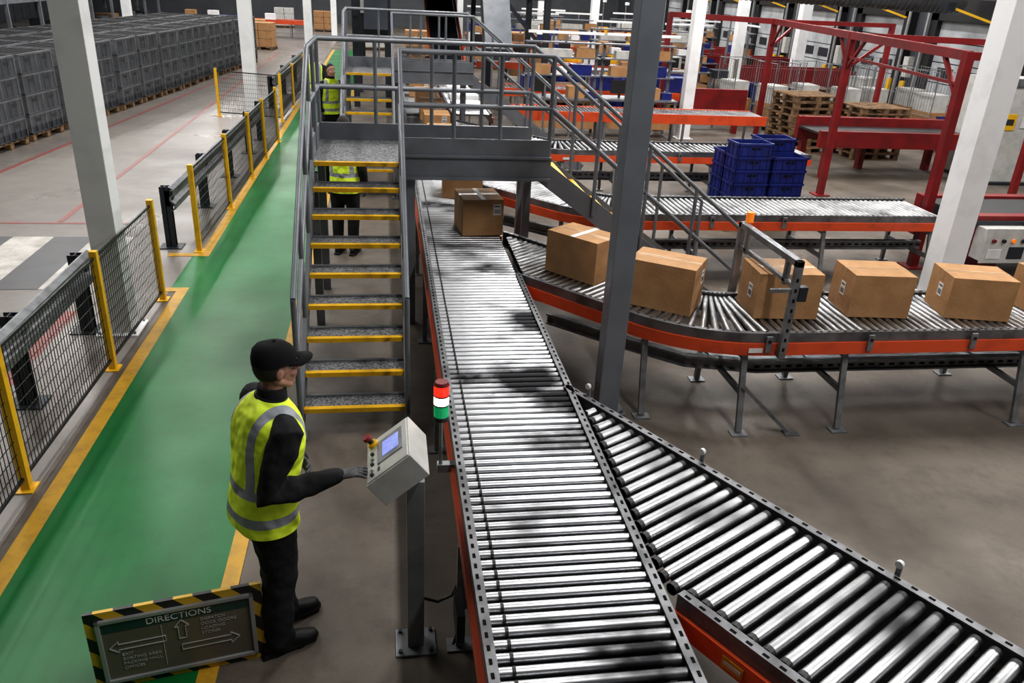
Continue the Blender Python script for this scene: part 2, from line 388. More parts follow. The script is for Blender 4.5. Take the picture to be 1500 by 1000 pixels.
def infeed(name,y0,xend,pitch=.072):
    b=MB();w=.87;yc=y0+w/2;r=.865
    def cpt(s):
        L0=xend-3.05
        if s<L0:return Vector((xend-s,yc)),math.pi
        s-=L0;La=r*math.radians(50)
        if s<La:
            th=s/r;return Vector((3.05-r*math.sin(th),yc+r-r*math.cos(th))),math.pi-th
        s-=La;th=math.radians(50)
        return Vector((3.05-r*math.sin(th)-math.cos(th)*s,yc+r-r*math.cos(th)+math.sin(th)*s)),math.pi-th
    L0=xend-3.05;La=r*math.radians(50);LT=L0+La+2.6
    s=.03
    while s<LT:
        c,hd=cpt(s);nl=Vector((-math.sin(hd),math.cos(hd)))
        p=c+nl*(w/2-.03);q=c-nl*(w/2-.03)
        if q.x<1.26:break
        if p.x<1.26: p=q+(p-q)*((q.x-1.26)/(q.x-p.x))
        inarc=L0<s<L0+La
        if (p-q).length>.06:
            b.cyl((p.x,p.y,ZT),(q.x,q.y,ZT),.031 if inarc else RR,steelw,12,r2=.019 if inarc else RR,caps=False)
        s+=pitch*1.05 if inarc else pitch
    def rl(off,sg):
        pts=[];s=0
        while s<LT+.3:
            c,hd=cpt(s);nl=Vector((-math.sin(hd),math.cos(hd)));p=c+nl*off
            if p.x<1.235: break
            pts.append(p);s+= .04 if s>L0-.05 else min(L0,.5) if s+.5<L0 else max(L0-s,.01)
        b.sweep([tuple(p) for p in pts],railprof(sg,0),rail)
        b.sweep([tuple(p) for p in pts],orangeprof(sg,0),orange)
        for p in pts[::2]: b.box((p.x,p.y,.8865),(.02,.012,.002),hole)
    rl(w/2,1);rl(-w/2,-1)
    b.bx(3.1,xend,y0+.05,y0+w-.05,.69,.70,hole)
    x=3.3
    while x<xend:
        b.box((x,y0-.018,.8865),(.025,.014,.002),hole);b.box((x,y0+w+.018,.8865),(.025,.014,.002),hole);x+=.072
    for lx in [2.15,2.9,3.8,5.5,7.0]:
        if lx>xend:continue
        ly=y0+.02 if lx>2.5 else y0+.36
        b.beam((lx+.0,ly-.14,.02),(lx,ly,.7),.05,.03,galv);b.box((lx,ly-.15,.006),(.14,.1,.012),galv)
        if lx>2.5:
            leg(b,lx,y0+w);b.beam((lx,ly-.06,.35),(lx,y0+w,.35),.03,.05,galv)
            b.beam((lx,ly,.66),(lx,y0+w,.66),.03,.06,galv)
    b.beam((2.9,y0-.06,.42),(3.33,y0-.14,.02),.04,.03,galv);b.box((3.36,y0-.15,.006),(.12,.1,.012),galv)
    for off,zz in((.35,.40),(.62,.30)):
        tp=[(xend,y0+off),(3.2,y0+off),(2.6,y0+off+.15),(2.2,y0+off+.5),(1.6,y0+off+1.1)]
        b.sweep(tp,[(-.02,zz-.05),(.02,zz-.05),(.02,zz+.06),(-.02,zz+.06)],rail)
        b.sweep(tp,[(.02,zz+.04),(.05,zz+.04),(.05,zz+.06),(.02,zz+.06)],galv);b.sweep(tp,[(.02,zz-.05),(.05,zz-.05),(.05,zz-.035),(.02,zz-.035)],galv)
        x=3.2
        while x<xend: b.box((x,y0+off-.023,zz),(.05,.004,.02),hole);x+=.1
    for lx in (3.05,3.95,4.9):
        if lx<xend:
            b.box((lx,y0-.068,.80),(.05,.018,.14),galv);b.cyl((lx,y0-.085,.83),(lx,y0-.07,.83),.015,black,8)
    b.box((2.95,y0-.061,.745),(.12,.004,.04),label)
    return b.obj(name)
infeed('curved_infeed_conveyor',5.56,8.0)
infeed('curved_infeed_conveyor',9.10,7.12)
infeed('curved_infeed_conveyor',13.0,7.3,.09)
b=MB()
y=16.6
while y<21:
    b.cyl((1.36,y,ZT),(2.1,y,ZT),RR,steelw,8,caps=False);y+=.09
for x in(1.33,2.13): b.bx(x-.02,x+.02,16.55,21.1,.70,.885,rail)
b.bx(2.15,2.18,16.55,21.1,.68,.8,orange)
for yy in(16.7,18.5,20.8): leg(b,1.33,yy);leg(b,2.13,yy)
for i,(y,h_) in enumerate(((17,.12),(17.75,.2),(18.6,.1),(19.5,.16))):
    b.bx(1.45,2.0,y,y+.6,.872,.872+h_,white)
b.obj('accumulation_roller_conveyor')

# ------------------------------------------------------------ scanner gate and beacons
b=MB()
for x in(3.12,):
    b.bx(x,x+.06,5.43,5.475,.70,1.53,galv);b.bx(x,x+.06,6.50,6.55,.62,1.53,galv)
    b.bx(x,x+.06,5.43,6.55,1.48,1.53,galv);b.bx(x,x+.06,5.475,5.56,.72,.76,galv);b.bx(x,x+.06,6.43,6.55,.62,.66,galv)
    b.bx(x+.02,x+.04,5.50,6.44,1.33,1.48,glassm)
    b.bx(x+.01,x+.05,5.60,5.64,1.28,1.48,galv);b.bx(x+.01,x+.05,6.36,6.40,1.28,1.48,galv);b.bx(x+.01,x+.05,5.47,6.50,1.30,1.33,galv)
b.bx(2.95,3.12,5.44,5.47,1.27,1.30,galv);b.bx(3.18,3.25,5.42,5.48,1.2,1.32,dark);b.cyl((3.2,6.52,1.53),(3.2,6.52,1.62),.035,amber,12)
for i in range(8): b.box((3.181,5.45,.78+i*.085),(.004,.02,.03),hole);b.box((3.15,5.429,.78+i*.085),(.02,.004,.03),hole)
b.obj('scanner_gate_frame',bevel=.003)
b=MB();c=(.285,3.93)
b.cyl((*c,.78),(*c,1.13),.011,galv,10);b.box((.315,3.93,.79),(.10,.05,.05),galv)
b.cyl((*c,1.11),(*c,1.135),.045,black,20);b.cyl((*c,1.135),(*c,1.205),.043,glight,20)
b.cyl((*c,1.205),(*c,1.213),.045,black,20);b.cyl((*c,1.213),(*c,1.262),.043,wlight,20)
b.cyl((*c,1.262),(*c,1.27),.045,black,20);b.cyl((*c,1.27),(*c,1.33),.043,rlight,20);b.cyl((*c,1.33),(*c,1.35),.045,red,20,r2=.036)
b.obj('stack_light_beacon')

# ------------------------------------------------------------ crossover stairs
def crossover(dy):
    b=MB();xl,xr=-.68,.12;D=dy
    g=.261;rz_=.19125
    for i in range(8):
        y=5.72+i*g+D;z=.19+i*rz_
        b.bx(xl,xr,y+.045,y+.25,z-.03,z,grate);b.bx(xl,xr,y,y+.05,z-.035,z+.003,yel);b.bx(xl,xr,y+.22,y+.25,z-.05,z+.01,paintg)
    for x in(xl-.02,xr+.02):
        b.beam((x,5.60+D,.02),(x,7.86+D,1.66),.035,.2,paintg)
        b.bx(x-.05,x+.05,5.55+D,5.68+D,0,.02,paintg)
    b.bx(-.70,1.6,7.83+D,8.95+D,1.685,1.72,grate);b.bx(xl,xr,7.80+D,7.85+D,1.685,1.723,yel)
    b.bx(.14,1.62,7.79+D,7.83+D,1.58,1.80,paintg);b.bx(.14,1.62,7.75+D,7.83+D,1.575,1.60,paintg);b.bx(.14,1.62,7.76+D,7.83+D,1.79,1.81,paintg);b.bx(.14,1.6,7.80+D,7.815+D,1.81,1.97,paintg)
    b.bx(-.72,1.62,8.95+D,8.99+D,1.58,1.9,paintg);b.bx(-.74,-.70,7.83+D,8.99+D,1.58,1.9,paintg)
    for x,y in((-.70,7.9),(-.70,8.93),(.24,8.93),(1.5,8.4),(1.52,8.93),(.24,7.9)): 
        b.bx(x-.04,x+.04,y-.04+D,y+.04+D,0,1.6,paintg)
    for i in range(8):
        x=1.62+i*.25;z=1.72-(i+1)*rz_
        b.bx(x,x+.24,7.9+D,8.9+D,z-.03,z,grate);b.bx(x+.2,x+.25,7.9+D,8.9+D,z-.035,z+.003,yel)
    for y in(7.86,8.93): b.beam((1.58,y+D,1.63),(3.8,y+D,.04),.035,.2,paintg)
    r=.021
    for x in(xl-.02,xr+.02):
        for zo in(1.0,.52):
            pts=[(x,5.66+D,.16+zo),(x,7.83+D,1.75+zo)]
            if x<0: pts+=[(x,8.97+D,1.75+zo),(1.6,8.97+D,1.75+zo),(3.75,8.97+D,.08+zo)]
            else: pts+=[(1.6,7.83+D,1.75+zo),(3.75,7.83+D,.08+zo)]
            b.tube(pts,r,paintg)
        for y,z0,z1 in((5.66,0,1.16),(6.4,.55,1.70),(7.12,1.08,2.23),(7.83,1.6,2.75)):
            b.cyl((x,y+D,z0),(x,y+D,z1),r,paintg,10)
    for x in(-.1,.5,1.05,1.6): b.cyl((x,8.97+D,1.6),(x,8.97+D,2.75),r,paintg,8)
    b.cyl((-.7,8.4+D,1.6),(-.7,8.4+D,2.75),r,paintg,8);b.cyl((-.7,8.97+D,1.6),(-.7,8.97+D,2.75),r,paintg,8)
    for x in(.65,1.1,1.6): b.cyl((x,7.83+D,1.6),(x,7.83+D,2.75),r,paintg,8)
    for x,z in((2.1,1.36),(2.65,.935),(3.2,.51),(3.75,.08)):
        for y in(7.83,8.97): b.cyl((x,y+D,z-.15 if z>.2 else 0),(x,y+D,z+1.0),r,paintg,8)
    b.obj('crossover_stairs')
crossover(0);crossover(7.5)

# ------------------------------------------------------------ fences and guard rails
def fence(name,posts,h=1.12):
    b=MB()
    for (x,y) in posts:
        b.bx(x-.03,x+.03,y-.03,y+.03,0,h,yel);b.bx(x-.06,x+.06,y-.07,y+.07,0,.012,yel)
    for (p,q) in zip(posts[:-1],posts[1:]):
        p=Vector(p);q=Vector(q);L=(q-p).length;d=(q-p)/L
        for z in(.10,h-.06): b.beam((*(p+d*.03),z),(*(q-d*.03),z),.018,.022,wire)
        n=max(2,int(L/.05))
        for i in range(1,n):
            c=p+d*(L*i/n);b.box((c.x,c.y,(h+.04)/2),(.0045,.0045,h-.16),wire)
        z=.2
        while z<h-.1: b.beam((*(p+d*.03),z),(*(q-d*.03),z),.0045,.0045,wire);z+=.1
    b.obj(name)
fence('mesh_safety_fence',[(-2.53,1.2),(-2.52,3.15),(-2.51,5.05),(-2.48,6.92),(-2.45,8.62)])
fence('mesh_safety_fence',[(-2.40,10.31),(-2.36,12.4),(-2.33,14.4),(-2.30,16.0),(-2.26,17.7)])
fence('mesh_safety_fence',[(-4.0,20.8),(-2.45,20.2),(-2.4,22.5),(-2.35,25)])
def armco(name,x,y0,y1,yp,x1=None):
    b=MB();x1=x if x1 is None else x1
    prof=[(-.02,.50),(.03,.53),(.03,.60),(-.02,.64),(-.02,.67),(.03,.71),(.03,.78),(-.02,.81),(-.035,.81),(.015,.775),(.015,.715),(-.035,.675),(-.035,.635),(.015,.595),(.015,.535),(-.035,.50)]
    b.sweep([(x,y0),(x1,y1)],[(-o,z) for o,z in prof],galv)
    for y in yp:
        xx=x+(x1-x)*(y-y0)/(y1-y0)-.10
        b.bx(xx-.06,xx+.06,y-.05,y-.04,0,.8,dark);b.bx(xx-.06,xx+.06,y+.04,y+.05,0,.8,dark);b.bx(xx-.005,xx+.005,y-.05,y+.05,0,.8,dark);b.bx(xx-.14,xx+.14,y-.12,y+.12,0,.015,dark)
        b.bx(xx,xx+.09,y-.05,y+.05,.55,.75,dark)
    b.obj(name)
armco('guard_rail',-2.86,1.0,7.9,(2.2,4.3,6.3,7.8),-2.86)
armco('guard_rail',-2.68,10.4,18.0,(10.5,12.5,14.5,16.5,17.9),-2.55)
armco('guard_rail',-2.85,22.2,33.0,(22.3,25,28,32),-2.75)

# ------------------------------------------------------------ boxes
def cbox(cx,cy,rz,sx=.58,sy=.39,h=.40,z=.872,lab=('f',.12,.22),strip=False):
    b=MB()
    b.bx(-sx/2,sx/2,-sy/2,sy/2,0,h-.004,card)
    b.bx(-sx/2,sx/2,-sy/2,-.002,h-.004,h,card);b.bx(-sx/2,sx/2,.002,sy/2,h-.004,h,card)
    b.bx(-sx/2-.001,sx/2+.001,-.028,.028,h-.001,h+.0008,tape)
    for sg in(-1,1): b.bx(sg*(sx/2+.0008)-.0008,sg*(sx/2+.0008)+.0008,-.028,.028,h-.09,h,tape)
    b.bx(-sx/2,sx/2,-.003,.003,h+.0008,h+.0012,cardd)
    if strip: b.bx(-.025,.025,-sy/2,sy/2,h+.0012,h+.002,label)
    if lab:
        f,u,v=lab
        w,hh=.085,.12
        if f=='f':
            b.box((u,-sy/2-.001,v),(w,.002,hh),label)
            for i in range(6): b.box((u-.028+i*.011,-sy/2-.0025,v-.02),(.004+.003*(i%2),.001,.045),ink)
            b.box((u,-sy/2-.0025,v+.035),(w*.7,.001,.012),ink)
        else:
            sg=1 if f=='r' else -1
            b.box((sg*(sx/2+.0015),u,v),(.002,w,hh),label)
            for i in range(6): b.box((sg*(sx/2+.003),u-.028+i*.011,v-.02),(.001,.004+.003*(i%2),.045),ink)
            b.box((sg*(sx/2+.003),u,v+.035),(.001,w*.7,.012),ink)
    b.obj('cardboard_box',loc=(cx,cy,z),rz=rz,bevel=.004)
rd=math.radians
cbox(.99,8.47,rd(6),.44,.5,.39,lab=('f',.15,.28),strip=True)
cbox(.95,10.05,rd(-3),.5,.55,.39,lab=None)
cbox(1.83,7.02,rd(-50),.58,.39,.40,lab=('r',.1,.27),strip=True)
cbox(2.39,6.25,rd(-34),.58,.40,.41,lab=('r',.1,.27))
cbox(3.36,6.06,rd(-4),.56,.42,.40,lab=('l',-.05,.2))
cbox(4.23,6.06,rd(-6),.54,.42,.38,lab=('l',-.02,.2))
cbox(5.15,5.98,rd(-12),.56,.42,.37,lab=('l',-.02,.2))
cbox(6.04,6.02,rd(4),.56,.42,.38,lab=('l',-.02,.2))
cbox(7.0,6.0,rd(-4),.56,.42,.38)
for cx,cy,sx,sy,h_ in((.9,13.2,.45,.6,.3),(.9,14.6,.45,.6,.3),(.88,15.9,.45,.55,.35),(.85,17.5,.45,.55,.35),(.8,19,.5,.5,.3),(.9,21,.5,.6,.4),(.9,24,.5,.6,.4),(.95,27,.5,.6,.4)): cbox(cx,cy,0,sx,sy,h_)

# ------------------------------------------------------------ control stand
st=empty('control_panel_stand',(.12,3.37,0))
b=MB();b.bx(-.11,.11,-.10,.10,0,.014,postm);b.bx(-.045,.045,-.04,.04,.014,1.10,postm)
for sx in(-1,1):
    for sy in(-1,1): b.cyl((sx*.085,sy*.075,.014),(sx*.085,sy*.075,.03),.012,dark,6)
b.obj('post',st,bevel=.003)
b=MB()
e=math.radians(39);uu=Vector((math.cos(e),0,math.sin(e)));vv=Vector((0,1,0));nn=Vector((-math.sin(e),0,math.cos(e)))
RP=Matrix((uu,vv,nn)).transposed()
LC=Vector((-.135,.055,1.235))
b.box(LC-nn*.075,(.27,.37,.15),cream,R=RP)
b.box(LC+nn*.003,(.25,.35,.006),cream,R=RP)
pan=b.obj('enclosure',st,bevel=.006)
b=MB()
b.box(LC+nn*.008+uu*.02+vv*(.02),(.15,.20,.006),galv,R=RP);b.box(LC+nn*.012+uu*.025+vv*.02,(.10,.13,.003),lcd,R=RP)
c=LC+nn*.006-uu*.085+vv*.13
b.cyl(c,c+nn*.02,.028,yel,18);b.cyl(c+nn*.02,c+nn*.045,.014,black,12);b.cyl(c+nn*.045,c+nn*.065,.024,red,18)
for i in range(5):
    c=LC+nn*.006-uu*.09+vv*(-.14+i*.045);b.cyl(c,c+nn*.012,.010,[black,cream,black,galv,black][i],12)
for i in range(4): b.box(LC+nn*.008-uu*.05+vv*(-.12+i*.05),(.012,.03,.002),ink,R=RP)
b.box(LC-nn*.16+uu*.0,(.08,.1,.03),galv,R=RP)
b.obj('controls',st)
b=MB();b.tube([(.04,.0,.32),(.12,.02,.27),(.2,.03,.30),(.25,.04,.42),(.26,.05,.62)],.008,black);b.obj('cable',st)

# ------------------------------------------------------------ directions sign
sg=empty('directions_sign',(-1.49,3.2,0),math.radians(11))
b=MB();W_,H_=.83,.5
b.bx(0,W_,0,.02,.0,H_,hazard);b.obj('hazard_border',sg)
b=MB();m_=.045
for a in((m_,W_-m_,m_,m_+.022),(m_,W_-m_,H_-m_-.022,H_-m_)): b.bx(a[0],a[1],-.018,0,a[2],a[3],alu)
for a in((m_,m_+.022),(W_-m_-.022,W_-m_)): b.bx(a[0],a[1],-.018,0,m_,H_-m_,alu)
b.obj('frame',sg,bevel=.003)
b=MB();b.bx(m_+.02,W_-m_-.02,-.006,0,m_+.02,H_-m_-.02,signface);b.bx(m_+.02,W_-m_-.02,-.008,-.006,H_-m_-.085,H_-m_-.02,signgreen)
def arrow(cx,cz,L,w,ang):
    pts=[(-L/2,-w/2),(L/2-w*1.2,-w/2),(L/2-w*1.2,-w),(L/2,0),(L/2-w*1.2,w),(L/2-w*1.2,w/2),(-L/2,w/2)]
    c,s=math.cos(ang),math.sin(ang)
    P=[(cx+x*c-z*s,cz+x*s+z*c) for x,z in pts]
    for (x0,z0),(x1,z1) in zip(P,P[1:]+P[:1]): b.beam((x0,-.009,z0),(x1,-.009,z1),.003,.005,signink)
arrow(.22,.27,.26,.035,math.pi);arrow(.43,.31,.12,.035,math.pi/2);arrow(.56,.19,.28,.035,0)
b.bx(.335,.338,-.0085,-.006,.09,.36,signink)
b.obj('panel',sg)
def text(s,x,z,size,par,mat=signink):
    cu=bpy.data.curves.new('text','FONT');cu.body=s;cu.size=size;cu.extrude=.0005;cu.materials.append(mat);cu.space_line=1.15
    o=bpy.data.objects.new('lettering',cu);COL.objects.link(o);o.parent=par;o.location=(x,-.0095,z);o.rotation_euler=(math.pi/2,0,0)
text('DIRECTIONS',.27,.383,.054,sg,label)
text('EXIT\nSORTING AREA\nPACKING HALL\nOFFICES',.14,.21,.026,sg)
text('DISPATCH\nDOCK DOORS\nLOADING\nSTORES',.52,.34,.026,sg)
b=MB()
for x in(.15,.68): b.beam((x,.02,.42),(x,.24,.01),.02,.02,dark);b.bx(x-.02,x+.02,.2,.28,0,.012,dark)
b.obj('rear_strut',sg)

# ------------------------------------------------------------ people
def person(name,loc,head_deg,head_yaw=0,lean=.06,rarm=None,larm=None,lfoot=(-.10,.0),rfoot=(.10,.0),cap=True,vox=.011,hands=True,scale=1.,rdir=None,ldir=None,vest=True,bulk=1.):
    rz=math.radians(head_deg-90)
    E=empty(name,loc,rz);E.scale=(scale,)*3
    def loc_of(w):
        v=Vector(w)-Vector(loc);v.rotate(Matrix.Rotation(-rz,3,'Z'));return v/scale
    ly=lambda z: lean*max(0,(z-.9)/.8)
    B=bulk
    b=MB()
    T=[(.80,.145,.11),(.88,.17,.122),(.98,.165,.115),(1.1,.16,.113),(1.22,.178,.122),(1.33,.192,.122),(1.41,.178,.10),(1.46,.12,.08),(1.50,.065,.062),(1.54,.058,.058)]
    b.loft([(0,ly(z)-.005,z) for z,_,_ in T],[(a*(B if z<1.45 else 1)-.008,c*(B if z<1.45 else 1)-.006) for z,a,c in T],cloth,24,side=(1,0,0))
    for sx,ft in((-1,lfoot),(1,rfoot)):
        fx,fy=ft
        hip=Vector((sx*.092,0,.90));ank=Vector((fx,fy-.02,.09));kn=(hip+ank)/2+Vector((sx*.008,.03,.03))
        b.loft([hip,(hip*.6+kn*.4),kn,(kn*.55+ank*.45)+Vector((0,-.012,0)),ank+Vector((0,0,.06)),ank+Vector((0,.01,0))],[.105*B,.098*B,.080*B,.074*B,.068*B,.070*B],cloth,18)
    sh={1:Vector((.185*B,ly(1.4),1.395)),-1:Vector((-.185*B,ly(1.4),1.395))}
    wr={}
    for sx,arm in((1,rarm),(-1,larm)):
        if arm is None: el=Vector((sx*.245*B,ly(1.1)-.03,1.12));w=Vector((sx*.25*B,ly(1)+.06,.88))
        else: el=loc_of(arm[0]);w=loc_of(arm[1])
        s=sh[sx]
        b.loft([s+Vector((-sx*.05,0,.01)),s+Vector((sx*.012,0,-.01)),s.lerp(el,.5),el,el.lerp(w,.35),el.lerp(w,.85),w],[.058*B,.072*B,.066*B,.061*B,.058*B,.044*B,.041],cloth,16)
        wr[sx]=(el,w)
    body=b.obj('body',E);remesh(body,vox,2,folds=.022 if vox<.012 else 0)
    b=MB()
    for sx,ft in((-1,lfoot),(1,rfoot)):
        fx,fy=ft
        b.loft([(fx,fy-.075,.05),(fx,fy-.02,.058),(fx,fy+.05,.050),(fx+sx*.008,fy+.12,.040),(fx+sx*.01,fy+.165,.034)],[(.038,.05),(.042,.056),(.045,.045),(.050,.034),(.042,.028)],shoe,16,side=(1,0,0))
        b.loft([(fx,fy-.02,.04),(fx,fy-.02,.13)],[.05,.05],shoe,14,round_ends=False)
        b.prism([(fx-.04,fy-.12),(fx+.04,fy-.12),(fx+.053,fy+.08),(fx+.048,fy+.17),(fx,fy+.205),(fx-.044,fy+.17),(fx-.05,fy+.08)],0,.022,black)
    o=b.obj('shoes',E);remesh(o,.008,2)
    if vest:
        b=MB()
        V=[(.83,.196,.146),(.87,.192,.143),(.98,.185,.137),(1.1,.181,.134),(1.22,.193,.141),(1.33,.203,.141),(1.40,.197,.122),(1.445,.165,.102),(1.475,.12,.088),(1.492,.092,.078)]
        b.loft([(0,ly(z)-.004,z) for z,_,_ in V],[(a*(B if z<1.43 else (1+B)/2 if z<1.46 else 1),c*(B*1.04 if z<1.43 else (1+B)/2 if z<1.46 else 1)) for z,a,c in V],vestm,40,side=(1,0,0),round_ends=False,power=.92)
        nv=[]
        for v in b.v:
            q=Vector(v);n_=noise.noise(Vector((q.x*7,q.y*7,q.z*11)))*.016
            r=Vector((q.x,q.y,0));r=r.normalized() if r.length>0 else r
            nv.append(tuple(q+r*n_))
        b.v=nv
        o=b.obj('hi_vis_vest',E,sub=1)
        b=MB();b.loft([(0,ly(1.48)-.004,1.483),(0,ly(1.5)-.004,1.497)],[(.094,.08),(.09,.076)],black,32,side=(1,0,0),round_ends=False);b.obj('vest_trim',E)
        b=MB();b.loft([(0,ly(1.5)-.005,1.47),(0,ly(1.53)-.003,1.545)],[(.078,.074),(.070,.068)],cloth,24,side=(1,0,0),round_ends=False);b.obj('collar',E)
    HE=empty('head_pivot',(0,ly(1.63)+.01,1.64),math.radians(head_yaw));HE.parent=E
    b=MB()
    b.ell((0,-.01,.015),(.076,.096,.102),skin);b.ell((0,.028,-.04),(.058,.062,.078),skin);b.ell((0,.06,-.092),(.028,.026,.022),skin)
    b.loft([(0,.082,.022),(0,.098,-.008),(0,.108,-.028)],[.009,.011,.015],skin,12)
    for s in(-1,1):
        b.ell((s*.076,-.012,-.012),(.009,.019,.031),skin,12,8);b.ell((s*.035,.058,-.03),(.026,.03,.026),skin,12,8)
        b.ell((s*.03,.074,.032),(.024,.014,.009),skin,12,8);b.ell((s*.012,.098,-.032),(.008,.010,.008),skin,10,6)
        b.loft([(s*.05,-.02,-.05),(s*.035,.045,-.09)],[.022,.02],skin,10)
    b.ell((0,.086,-.058),(.024,.010,.006),skin,12,8);b.ell((0,.083,-.070),(.020,.011,.007),skin,12,8)
    b.loft([(0,-.03,-.17),(0,-.018,-.08),(0,-.01,-.03)],[.060,.058,.058],skin,16)
    o=b.obj('head',HE);remesh(o,.005 if vox<.012 else .007,2)
    b=MB()
    for s in(-1,1): b.ell((s*.031,.0745,.008),(.0135,.0125,.010),eyew,12,8);b.ell((s*.031,.0835,.008),(.006,.005,.006),eyed,10,6)
    b.ell((0,.0925,-.064),(.020,.004,.0022),M('lips',(.28,.10,.08),.5),12,6)
    for s in(-1,1): b.ell((s*.032,.0865,.036),(.022,.006,.0045),hairm,12,6)
    b.obj('eyes',HE)
    b=MB();b.ell((0,-.016,.018),(.081,.097,.106),hairm,28,18,keep=lambda p:(p.y<.002+max(0,p.z)*.9) and p.z>-.065);o=b.obj('hair',HE)
    sd=o.modifiers.new('sol','SOLIDIFY');sd.thickness=.01
    if cap:
        b=MB()
        b.loft([(0,-.008,.028),(0,-.008,.06),(0,-.006,.09),(0,-.002,.112),(0,.0,.125),(0,.0,.130)],[(.0865,.107),(.0865,.108),(.081,.101),(.065,.082),(.040,.050),(.012,.014)],capm,32,side=(1,0,0),round_ends=False)
        b.cyl((0,.0,.128),(0,.0,.136),.008,capm,10)
        o=b.obj('cap_crown',HE)
        b=MB();ns=12
        vs=[]
        for i in range(ns+1):
            t=-1+2*i/ns;x=.076*t;zc=.040-.020*t*t
            yi=-.006+.108*math.sqrt(max(0,1-(x/.0875)**2));yo=.100+.078*(1-abs(t)**3)
            vs+=[(x,yi-.014,zc+.004),(x,yo,zc-.010)]
        fs=[(2*i,2*i+1,2*i+3,2*i+2) for i in range(ns)];b.add(vs,fs,capm,True)
        o=b.obj('cap_brim',HE);sd=o.modifiers.new('sol','SOLIDIFY');sd.thickness=.006
    if hands:
        for sx,dr in((1,rdir),(-1,ldir)):
            el,w=wr[sx];d=(w-el).normalized()
            if dr is not None:
                d=Vector(dr[0]);d.rotate(Matrix.Rotation(-rz,3,'Z'));d.normalize();n=Vector(dr[1]);n.rotate(Matrix.Rotation(-rz,3,'Z'))
            else: n=Vector((-sx,0,0))
            n=(n-d*n.dot(d)).normalized()
            s_=n.cross(d)*(-1 if sx>0 else 1)
            if dr is None and s_.y<0: s_=-s_
            hand(E,w,d,n,s_,dr[2] if dr else 1.0)
    return E
def hand(E,w,d,n,s,curl,g=glove):
    b=MB();P=lambda a,c,e=0:w+d*a+s*c+n*e
    b.loft([P(-.03,0),P(.0,0),P(.035,0),P(.07,0),P(.088,0)],[(.030,.026),(.027,.020),(.037,.017),(.042,.0155),(.040,.013)],g,16,side=s)
    for k,(c,L,an) in enumerate(((.030,.070,.10),(.010,.079,.02),(-.010,.073,-.05),(-.029,.057,-.14))):
        p=P(.08,c);dirn=(d+s*an).normalized();ang=0;pts=[p];rs=[.0098]
        for j,(fr,a) in enumerate(((.45,.25+.05*k),(.32,.55),(.23,.45))):
            ang+=a*curl;v=dirn*math.cos(ang)+n*math.sin(ang);p=p+v*L*fr;pts.append(p);rs.append((.0092,.0084,.0072)[j])
        b.loft(pts,rs,g,12)
    p0=P(.02,.024,.004);v=(d*.62+s*.62+n*.35).normalized();p1=p0+v*.042;v2=(d*.85+s*.25+n*.4).normalized();p2=p1+v2*.03;p3=p2+(v2+n*.3).normalized()*.022
    b.loft([p0,p1,p2,p3],[.015,.0125,.0108,.009],g,12)
    o=b.obj('hand',E);remesh(o,.0035,2)

person('warehouse_worker',(-.645,3.49,0),27,head_yaw=0,lean=.12,
    rarm=((-.585,3.27,1.10),(-.262,3.345,1.15)),larm=((-.64,3.80,1.13),(-.47,3.66,1.05)),
    lfoot=(-.10,.10),rfoot=(.10,.0),vox=.009,scale=1.01,bulk=1.12,
    rdir=((1,.08,.16),(.15,.0,-1),.5),ldir=((.5,-.8,0),(-.6,-.4,0),.8))
person('warehouse_worker',(-.53,10.25,0),75,cap=False,vox=.016,scale=1.0)
person('warehouse_worker',(-1.05,16.4,0),-60,cap=False,vox=.018)
person('warehouse_worker',(-1.55,19.2,0),80,cap=False,vox=.018)

# ------------------------------------------------------------ crates, pallets
def pallet(b,cx,cy,z,lx=1.2,ly=1.0,m=wood):
    for i in range(7): b.box((cx,cy-ly/2+.05+i*(ly-.1)/6,z+.133),(lx,.10,.02),m)
    for x in(-1,0,1):
        for y in(-1,0,1): b.box((cx+x*(lx/2-.07),cy+y*(ly/2-.07),z+.07),(.13,.12,.085),m)
        b.box((cx+x*(lx/2-.07),cy,z+.118),(.12,ly,.018),m)
    for y in(-1,0,1): b.box((cx,cy+y*(ly/2-.06),z+.012),(lx,.1,.022),m)
b=MB();pallet(b,0,0,0,1.0,1.2)
for k in range(4):
    z=.15+k*.375
    b.bx(-.48,.48,-.58,.58,z,z+.36,crateg);b.bx(-.505,.505,-.605,.605,z+.33,z+.365,crater);b.bx(-.505,.505,-.605,.605,z,z+.025,crateg)
    for y in(-.59,0,.59): b.bx(-.505,.505,y-.015,y+.015,z,z+.34,crater)
    for i in range(7):
        y=-.57+i*.19;b.bx(-.503,.503,y-.01,y+.01,z,z+.34,crateg)
    for i in range(6):
        x=-.46+i*.184;b.bx(x-.012,x+.012,-.603,.603,z,z+.34,crateg)
    b.bx(.5,.506,-.40,-.20,z+.22,z+.28,hole);b.bx(.5,.506,.20,.40,z+.22,z+.28,hole)
for i in range(5):
    for j in range(6): b.bx(-.46+i*.184+.015,-.46+i*.184+.169,-.57+j*.19+.015,-.57+j*.19+.175,1.638,1.642,hole)
b.bx(.515,.518,-.61,.61,.3,1.66,wrap);b.bx(-.5,.515,-.615,-.612,.3,1.66,wrap)
cm=b.mesh('grey_crate_stack')
for r_ in range(3):
    for i in range(17):
        y=11.0+i*1.36;x=-7.75+(y-11)*.125-r_*1.12
        place(cm,'crate_pallet_stack',loc=(x-.35+random.uniform(-.03,.03),y,0),rz=-.124+random.uniform(-.02,.02))
def pstack(x,y,n,rz):
    b=MB();rg=random.Random(n)
    for i in range(n): pallet(b,rg.uniform(-.03,.03),rg.uniform(-.03,.03),i*.146)
    b.obj('wooden_pallet_stack',loc=(x,y,0),rz=rz)
